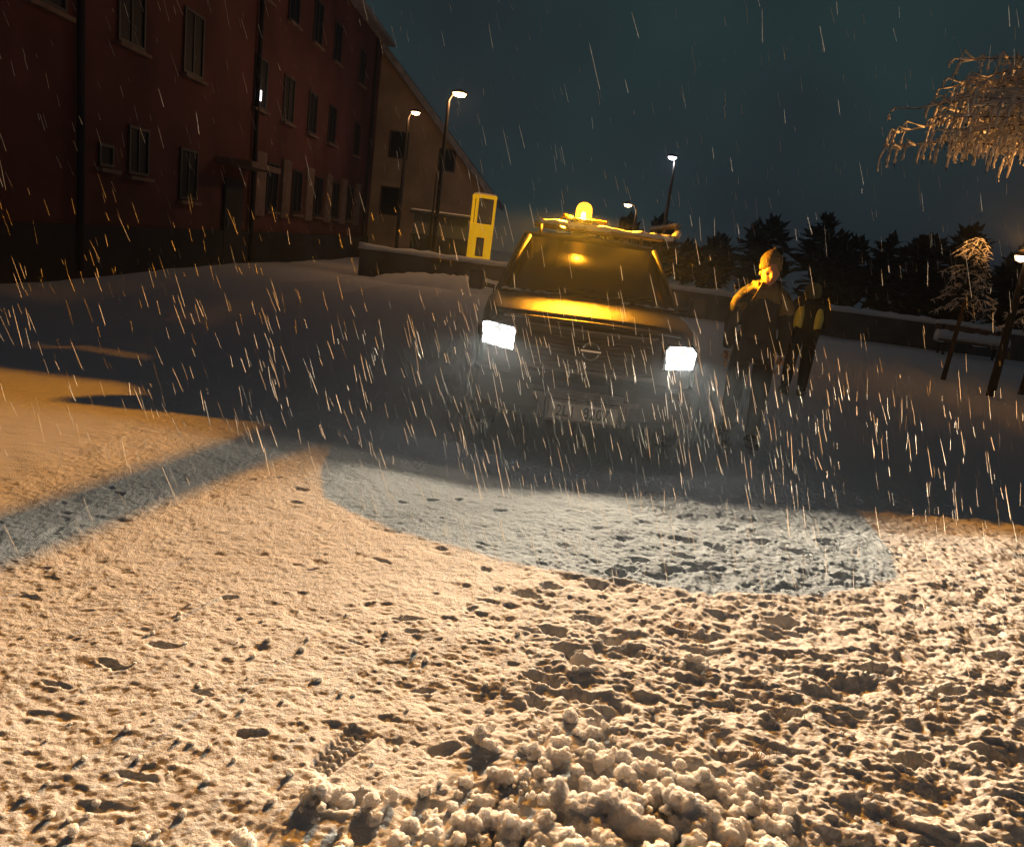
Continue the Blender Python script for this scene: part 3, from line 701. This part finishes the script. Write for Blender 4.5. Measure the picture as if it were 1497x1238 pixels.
def window(y0, y1, z0, z1, depth=.16, mull=True):
    f = MB(); t = .055; x = WX
    f.box((x + .003, y0, z0), (x + .05, y0 + t, z1)); f.box((x + .003, y1 - t, z0), (x + .05, y1, z1))
    f.box((x + .003, y0 + t, z0), (x + .05, y1 - t, z0 + t)); f.box((x + .003, y0 + t, z1 - t), (x + .05, y1 - t, z1))
    if mull: f.box((x + .004, (y0 + y1) / 2 - .02, z0 + t), (x + .04, (y0 + y1) / 2 + .02, z1 - t))
    w = BP(f, 'window', M['wframe'])
    BP(MB().box((x - .02, y0 + t, z0 + t), (x + .018, y1 - t, z1 - t)), 'pane', M['wglass'], parent=w)
    BP(MB().box((x + .003, y0 - .08, z0 - .10), (x + .14, y1 + .08, z0 - .03)), 'sill', M['panel'], parent=w)
for y in (10.2, 12.6, 15.2, 17.9, 22.2, 24.7, 27.3, 29.9, 34.0):
    if y < 20 or y in (22.2, 24.7, 27.3, 29.9, 34.0): window(y, y + 1.0, 4.2, 5.5)
    window(y, y + 1.0, 7.0, 8.3)
window(15.65, 16.45, 1.9, 2.8); window(17.9, 18.8, 1.55, 2.65); window(14.6, 15.1, 1.95, 2.35, mull=False); window(10.5, 11.5, 1.6, 2.7)
for y0, y1 in ((22.55, 23.35), (24.9, 25.7), (27.5, 28.3), (30.0, 30.8), (32.4, 33.2), (35.0, 35.8)):
    BP(MB().box((WX + .004, y0, 1.35), (WX + .10, y1, 3.1)), 'pale_panel', M['panel'])
for y0 in (23.6, 26.1, 28.7, 31.2, 33.6): window(y0, y0 + 1.0, 1.55, 2.9)
BP(MB().box((WX, 19.9, 2.52), (WX + .9, 22.1, 2.66)), 'door_canopy', M['panel'])
dr = BP(MB().box((WX + .003, 20.4, .0), (WX + .09, 21.6, 2.2)), 'door', M['socle'])
BP(MB().tube([(WX + .13, 20.55, 1.0), (WX + .13, 20.55, 1.2)], .02, 6), 'handle', M['chrome'], parent=dr)
for y in (13.9, 22.3, 36.8): BP(MB().tube([(WX + .1, y, .1), (WX + .1, y, 9.3)], .065, 8), 'downpipe', M['socle'])
# glowing box standing in for light reflected in the upper window
wl = BP(MB().box((WX + .05, 22.30, 4.36), (WX + .16, 22.42, 4.62)), 'reflection_glow', M['lampW'])

# ------------------------------------------------------------------ gabled house behind
H_ = empty('gabled_house', (-8.6, 38, 0), label='ochre plastered gabled house dimly lit beyond the long building', cat='building')
def HP(mb, name, m, parent=H_, **k):
    mb.v = [(v[0] + 8.6, v[1] - 38, v[2]) for v in mb.v]; return mb.build(name, m, parent, **k)
HP(MB().prism([(-13.8, 38.4, -.2), (-2.6, 38.4, -.2), (-2.6, 38.4, 3.55), (-8.2, 38.4, 9.3), (-13.8, 38.4, 3.55)], (0, 9, 0), (0, 0, 0)), 'wall', M['plaster'])
HP(MB().prism([(-2.2, 38.0, 3.15), (-2.1, 38.0, 3.42), (-8.2, 38.0, 9.72), (-14.3, 38.0, 3.42), (-14.2, 38.0, 3.15), (-8.2, 38.0, 9.34)], (0, 9.8, 0), (0, 0, 0)), 'roof', M['roof'])
for (x, z, w, hh) in ((-7.1, 2.0, .9, 1.3), (-6.9, 4.6, .9, 1.2), (-4.6, 4.3, .8, 1.0)):
    f = MB(); f.box((x - w / 2, 38.34, z), (x - w / 2 + .07, 38.397, z + hh)); f.box((x + w / 2 - .07, 38.34, z), (x + w / 2, 38.397, z + hh)); f.box((x - w / 2 + .07, 38.34, z), (x + w / 2 - .07, 38.397, z + .07)); f.box((x - w / 2 + .07, 38.34, z + hh - .07), (x + w / 2 - .07, 38.397, z + hh))
    w_ = HP(f, 'window', M['wframe']); HP(MB().box((x - w / 2 + .07, 38.37, z + .07), (x + w / 2 - .07, 38.41, z + hh - .07)), 'pane', M['wglass'], parent=w_)

# ------------------------------------------------------------------ low wall, snow bank, shelter, kiosk
lw = empty('low_wall', (0, 24.2, 0), label='long low concrete wall with a snow capped top crossing behind the vehicle', cat='wall')
def LP(mb, name, m, parent=lw, **k):
    mb.v = [(v[0], v[1] - 24.2, v[2]) for v in mb.v]; return mb.build(name, m, parent, **k)
LP(MB().box((-5.2, 24.0, -.2), (26, 24.3, .78)), 'wall', M['concrete'])
c_ = MB(); rw = random.Random(9); pts = [(-5.25 + 31.3 * i / 120, 24.15, .80 + rw.uniform(-.01, .015)) for i in range(121)]
c_.tube(pts, [rw.uniform(.13, .17) for _ in pts], 10, .1, rw); c_.v = [(x, y, max(z, .78)) for x, y, z in c_.v]
LP(c_, 'snow_cap', M['wetsnow'], smooth=True)
sb = MB(); ra = random.Random(2)
rows = []
for i in range(60):
    x = -4.6 + 6.2 * i / 59; e = math.sin(math.pi * i / 59) ** .5
    rows.append([(x, 22.4 + .2 * ra.random(), -.05), (x, 22.7, .13 * e * ra.uniform(.8, 1.2)), (x, 23.1, .34 * e * ra.uniform(.9, 1.1)), (x, 23.5, .40 * e * ra.uniform(.9, 1.1)), (x, 23.95, .36 * e), (x, 23.97, -.05)])
for r in rows: sb.v += r
for i in range(59):
    for k in range(5): sb.f.append((i * 6 + k, i * 6 + k + 1, (i + 1) * 6 + k + 1, (i + 1) * 6 + k))
sb.f.append(tuple(range(6))); sb.f.append(tuple(59 * 6 + k for k in range(6)))
sb.build('snow_bank', M['wetsnow'], smooth=True, label='ploughed ridge of snow along the foot of the low wall', cat='snow bank')

sh = empty('shelter', (-3.2, 27.4, 0), label='dark boxy shelter behind the low wall, left of the yellow kiosk', cat='shelter')
MB().box((-.95, -.7, 0), (.95, .7, 1.42)).build('lower_panel', M['shelter'], sh, bevel=.02)
MB().box((-.90, -.66, 1.42), (.90, .66, 2.05)).build('glazing', M['shelterglass'], sh)
rfs = MB().box((-1.05, -.8, 2.05), (1.05, .8, 2.14)).build('roof', M['shelter'], sh, bevel=.02)
MB().box((-1.0, -.75, 2.142), (1.0, .75, 2.2)).build('snow_cap', M['wetsnow'], rfs, bevel=.03)
MB().tube([(-.28, -.9, 0), (-.25, -.9, 3.5)], .035, 8).build('post', M['pole'], sh)

kx, ky = -1.82, 26.4
K = empty('kiosk', (kx, ky, 0), R(18), label='tall bright yellow kiosk with a dark window on top behind the low wall', cat='kiosk')
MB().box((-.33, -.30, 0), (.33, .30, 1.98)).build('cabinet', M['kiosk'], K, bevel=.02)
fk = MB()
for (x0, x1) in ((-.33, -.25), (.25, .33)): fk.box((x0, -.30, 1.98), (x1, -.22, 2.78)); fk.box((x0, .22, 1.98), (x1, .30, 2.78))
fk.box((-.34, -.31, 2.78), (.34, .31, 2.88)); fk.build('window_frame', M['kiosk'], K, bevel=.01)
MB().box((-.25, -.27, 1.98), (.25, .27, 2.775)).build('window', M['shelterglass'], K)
dk = MB().box((-.20, -.318, .95), (.06, -.301, 1.55)).build('display', M['shelter'], K, bevel=.008)
MB().box((-.165, -.326, 1.0), (.025, -.3185, 1.50)).build('display_glass', M['shelterglass'], dk)
wt = MB(); wt.tube([(.338, -.22, 1.3), (.338, .0, 1.72), (.338, .22, 1.3), (.338, -.22, 1.3)], .012, 6); wt.box((.335, -.02, 1.38), (.345, .02, 1.56)); wt.build('triangle_sign', M['ink'], K)
MB().box((-.32, -.29, 2.883), (.32, .29, 2.93)).build('snow_cap', M['wetsnow'], K, bevel=.02)

# ------------------------------------------------------------------ street lamps
def lamp(x, y, z, arm, mat_, power, col, label, headw=.34, group='street lamps', name='street_lamp', upward=False):
    L = empty(name, (x + arm, y, 0), 0, label=label, cat='street lamp', group=group)
    MB().tube([(0, 0, 0), (0, 0, z * .6), (0, 0, z - .25), (-arm * .3, 0, z - .03), (-arm * .6, 0, z + .03)], [.075, .06, .045, .04, .035], 10).build('pole', M['pole'], L, smooth=True)
    hd = MB().lathe([(0, .10), (headw * .35, .09), (headw * .8, .045), (headw, .0), (headw * .9, -.015), (0, -.015)], (-arm, 0, z), 'z', 20).build('lamp_head', M['pole'], L, smooth=True)
    MB().lathe([(0, -.02), (headw * .8, -.02), (headw * .62, -.09), (0, -.12)], (-arm, 0, z), 'z', 20).build('lamp_glass', mat_, hd, smooth=True)
    lt = light('lamp_light', (-arm, -.0, z - .22), power, col, .12, L)
    if upward:
        lt.location.z = z + .16
        beam_nodes(lt.data, lambda s, mth, step: mth('ADD', step(-.25, .25, mth('MULTIPLY', s.outputs[2], SGN)), .004))
    return L
lamp(-2.82, 24.9, 5.62, -.30, M['lampO'], 130, (1, .50, .20), 'orange street lamp above the shelter, tallest of the lamps left of the vehicle', .26)
lamp(4.49, 30, 5.25, .12, M['lampW'], 60, (.85, .88, 1), 'white street lamp high above and right of the roof beacon', .20)
lamp(3.17, 30, 3.42, .35, M['lampO'], 25, (1, .7, .4), 'small warm street lamp just over the roof rack', .18)
lamp(8.27, 14, 2.46, 0.10, M['lampO'], 700, (1, .42, .10), 'bright low orange park lamp at the right edge under the snowy tree', .13, upward=True)
L5 = lamp(-4.9, 30, 5.62, -.25, M['lampO'], 30, (1, .5, .2), 'faint orange lamp added for the lit roof edge of the gabled house', .20)  # added lamp, stands in for the lit streak along the roof edge

# ------------------------------------------------------------------ trees
def snowy_tree(x, y, h, label):
    r = random.Random(21); t = empty('snowy_tree', (x, y, 0), 0, label=label, cat='tree')
    MB().tube([(0, 0, -.1), (.05, 0, h * .3), (-.05, .05, h * .65), (0, 0, h)], [.20, .15, .10, .03], 12, .08, r).build('trunk', M['bark'], t, smooth=True)
    tw = MB(); sn = MB(); lb = MB()
    nb = 56
    for i in range(nb):
        z = 3.75 + 1.35 * i / nb + r.uniform(-.1, .1)
        a = R(180) + r.uniform(-.8, .7)
        L = r.uniform(2.0, 3.9) * (1 - .2 * (i / nb))
        n = 20; pts = []
        for k in range(n + 1):
            q = k / n; pts.append(Vector((math.cos(a) * L * q, math.sin(a) * L * q, z + .75 * q - .85 * q * q + .04 * math.sin(q * 9 + i))))
        lb.tube(pts, [.032 * (1 - k / n) + .006 for k in range(n + 1)], 6)
        sn.tube([p + Vector((0, 0, .012)) for p in pts], [r.uniform(.008, .022) for _ in pts], 6, .3, r)
        for k in range(2, n + 1):
            for side in (-1, 1):
                if r.random() < .25: continue
                b0 = pts[k]; sa = a + side * r.uniform(.6, 1.2); sl = r.uniform(.12, .40)
                mid = b0 + Vector((math.cos(sa) * sl, math.sin(sa) * sl, .02))
                dl = r.uniform(.12, .38)
                sp = [b0, mid, mid + Vector((math.cos(sa) * .05, math.sin(sa) * .05, -dl * .35)), mid + Vector((math.cos(sa) * .06, math.sin(sa) * .06, -dl * .7)), mid + Vector((math.cos(sa) * .05, math.sin(sa) * .05, -dl))]
                tw.tube(sp, [.006, .005, .005, .004, .003], 4)
                m_ = 9; ps = []
                for j in range(m_):
                    u = j / (m_ - 1) * 4; i0 = min(int(u), 3); ps.append(sp[i0].lerp(sp[i0 + 1], u - i0) + Vector((r.uniform(-.006, .006), 0, .006)))
                sn.tube(ps, [r.uniform(.006, .024) for _ in ps], 5, .35, r)
                for j in range(2, m_):  # tiny side sprigs
                    if r.random() < .6:
                        e = ps[j] + Vector((r.uniform(-.05, .05), r.uniform(-.05, .05), r.uniform(-.08, -.02)))
                        (sn if r.random() < .55 else tw).tube([ps[j], e], [.006, .003], 4)
    lb.build('limbs', M['bark'], t, smooth=True); tw.build('crown', M['needles'], t); sn.build('clinging_snow', M['snowtwig'], t, smooth=True)
    return t
snowy_tree(8.6, 11.8, 7.2, 'tall tree at top right with drooping snow laden boughs glowing orange')
def shrub(x, y, z0, h, rad, seed, label):
    r = random.Random(seed); t = empty('young_tree', (x, y, 0), 0, label=label, cat='tree', group='young trees by the park lamp')
    MB().tube([(0, 0, -.05), (.03, 0, z0), (0, .02, z0 + h)], [.05, .04, .012], 8).build('trunk', M['bark'], t, smooth=True)
    cr = MB(); sn = MB()
    for i in range(60):
        z = z0 + h * (i / 60) ** .9; a = r.uniform(0, 6.28); L = rad * (1 - .55 * (i / 60)) * r.uniform(.5, 1.1)
        pts = [Vector((0, 0, z)) + Vector((math.cos(a), math.sin(a), 0)) * L * q + Vector((0, 0, .18 * q - .30 * q * q)) for q in (0, .3, .6, .85, 1)]
        cr.tube(pts, [.012, .010, .008, .006, .004], 5)
        sn.tube([p + Vector((0, 0, .008)) for p in pts[1:]], [r.uniform(.006, .018) for _ in pts[1:]], 5, .4, r)
        for p in pts[1:]:
            for q in range(5):
                e = p + Vector((r.uniform(-.14, .14), r.uniform(-.14, .14), r.uniform(-.14, .06)))
                (sn if r.random() < .45 else cr).tube([p, p.lerp(e, .5) + Vector((0, 0, .015)), e], [.007, .010, .004], 4, .3, r)
    cr.build('crown', M['needles'], t); sn.build('clinging_snow', M['snowtwig'], t, smooth=True)
shrub(8.55, 16.0, 1.35, 1.45, .62, 31, 'thin young tree with snow tufts left of the park lamp')
shrub(9.65, 15.2, 1.25, 1.3, .62, 32, 'young snow dusted tree right behind the park lamp')
wd = MB(); rw_ = random.Random(77)
for k in range(44):
    tx_ = 3 + 44 * k / 44 + rw_.uniform(-1, 1); ty_ = rw_.uniform(46, 58); th = rw_.uniform(3.2, 5.8) * (.6 + .4 * min(1, k / 14))
    wd.tube([(tx_, ty_, -.2), (tx_, ty_, th)], [.2, .02], 6)
    for i in range(230):
        q = rw_.random(); z = .3 + (th - .3) * q; a = rw_.uniform(0, 6.28); L = (th * .34) * math.sin(math.pi * min(1, q * .86 + .14)) ** .7 * rw_.uniform(.3, 1.15) + .2
        d = Vector((math.cos(a), math.sin(a), 0)); n_ = Vector((-math.sin(a), math.cos(a), 0)); w = .16 + .2 * L
        p0 = Vector((tx_, ty_, z)); p1 = p0 + d * L * .55 + Vector((0, 0, -.05 * L)); p2 = p0 + d * L + Vector((0, 0, rw_.uniform(-.5, .5)))
        wd.add([p0, p1 + n_ * w, p2, p1 - n_ * w], [(0, 1, 2), (0, 2, 3)])
wd.build('wood', M['needles'], kind='stuff', label='far dark wood beyond the wall at right', cat='wood')

# ------------------------------------------------------------------ park bench with snow
BN = empty('park_bench', (12.6, 22.6, 0), R(-6), label='park bench buried under a thick pale slab of snow at right', cat='bench')
MB().box((-.95, -.22, .40), (.95, .22, .46)).build('seat', M['wood'], BN, bevel=.01)
MB().box((-.95, .24, .55), (.95, .29, .88)).build('backrest', M['wood'], BN, bevel=.01)
for x in (-.75, .75):
    MB().box((x - .03, -.2, 0), (x + .03, -.14, .40)).build('leg', M['pole'], BN); MB().box((x - .03, .24 - .05, 0), (x + .03, .235, .86)).build('leg', M['pole'], BN)
sq = MB(); rb = random.Random(4)
pts = [(-.97 + 1.94 * i / 20, .03, .54 + rb.uniform(-.01, .02)) for i in range(21)]; sq.tube(pts, [rb.uniform(.15, .19) for _ in pts], 10, .08, rb)
pts = [(-.97 + 1.94 * i / 20, .265, .90 + rb.uniform(-.01, .01)) for i in range(21)]; sq.tube(pts, [rb.uniform(.05, .07) for _ in pts], 10, .08, rb)
sq.build('snow_load', M['wetsnow'], BN, smooth=True)

# ------------------------------------------------------------------ falling snow: slender wet flakes (countless)
mf = bpy.data.materials.new('falling_flakes'); mf.use_nodes = True; n = mf.node_tree; n.nodes.clear()
o_ = n.nodes.new('ShaderNodeOutputMaterial'); d_ = n.nodes.new('ShaderNodeBsdfDiffuse'); d_.inputs[0].default_value = (.9, .9, .9, 1)
t_ = n.nodes.new('ShaderNodeBsdfTranslucent'); t_.inputs[0].default_value = (.95, .95, .95, 1); x_ = n.nodes.new('ShaderNodeMixShader'); x_.inputs[0].default_value = .6
n.links.new(d_.outputs[0], x_.inputs[1]); n.links.new(t_.outputs[0], x_.inputs[2]); n.links.new(x_.outputs[0], o_.inputs[0])
rs = np.random.RandomState(29); NF = 7000
def flakes(NF, lo, hi, name, lab):
    P = rs.uniform(lo, hi, (NF, 3)); P[:, 2] = lo[2] + (hi[2] - lo[2]) * rs.rand(NF) ** 1.9
    k = int(NF * .24)
    P[:k, 0] = rs.normal(.6, 1.7, k); P[:k, 1] = rs.uniform(2.7, 6.4, k); P[:k, 2] = .08 + 1.1 * rs.rand(k)
    inside = (np.abs(P[:, 0] - .52) < .95) & (P[:, 1] > 5.95) & (P[:, 2] < 1.9); P[inside, 1] = rs.uniform(3, 5.9, int(inside.sum()))
    d = np.stack([.36 + rs.normal(0, .07, NF), rs.normal(0, .10, NF), -np.ones(NF)], 1); d /= np.linalg.norm(d, axis=1)[:, None]
    L = rs.uniform(.016, .075, NF)[:, None] * (1 + .6 * (rs.rand(NF)[:, None] > .85)); r = (rs.uniform(.0004, .00115, NF) * (1 + .5 * (rs.rand(NF) > .9)))[:, None]
    a = np.cross(d, [0, 1, 0]); a /= np.linalg.norm(a, axis=1)[:, None]; b = np.cross(d, a)
    tip0 = P - d * L; tip1 = P + d * L
    r3 = [a * r, (-.5 * a + .866 * b) * r, (-.5 * a - .866 * b) * r]
    V = np.stack([tip0] + [P - d * L * .7 + q for q in r3] + [P + d * L * .8 + q * 1.2 for q in r3] + [tip1], 1).reshape(-1, 3)
    F0 = np.array([[0, 1, 2], [0, 2, 3], [0, 3, 1], [1, 4, 5], [1, 5, 2], [2, 5, 6], [2, 6, 3], [3, 6, 4], [3, 4, 1], [7, 5, 4], [7, 6, 5], [7, 4, 6]])
    F = (F0[None] + (np.arange(NF) * 8)[:, None, None]).reshape(-1, 3)
    me = bpy.data.meshes.new(name); me.vertices.add(len(V)); me.vertices.foreach_set('co', V.ravel())
    me.loops.add(F.size); me.loops.foreach_set('vertex_index', F.ravel().astype(np.int32))
    me.polygons.add(len(F)); me.polygons.foreach_set('loop_start', np.arange(0, F.size, 3, dtype=np.int32)); me.polygons.foreach_set('loop_total', np.full(len(F), 3, np.int32))
    me.update(calc_edges=True); me.materials.append(mf)
    o = link(bpy.data.objects.new(name, me)); tag(o, label=lab, cat='falling snow', kind='stuff')
flakes(3400, (-4.5, 2.6, .15), (6.5, 9.5, 4.2), 'falling_snow', 'snow falling thickly in slanting pale flecks through the headlight beams')

# ------------------------------------------------------------------ snowy air
hz = MB().box((-75, -15, -1.2), (85, 112, 14)).build('haze', M['snow'], kind='stuff', label='snow filled night air glowing round the lamps', cat='haze')
hz.data.materials.clear()
mh = bpy.data.materials.new('snowy_air'); mh.use_nodes = True; n = mh.node_tree; n.nodes.clear()
o_ = n.nodes.new('ShaderNodeOutputMaterial'); v_ = n.nodes.new('ShaderNodeVolumePrincipled')
v_.inputs['Color'].default_value = (.62, .78, 1, 1); v_.inputs['Density'].default_value = .0009; v_.inputs['Anisotropy'].default_value = .75
n.links.new(v_.outputs[0], o_.inputs['Volume']); hz.data.materials.append(mh)
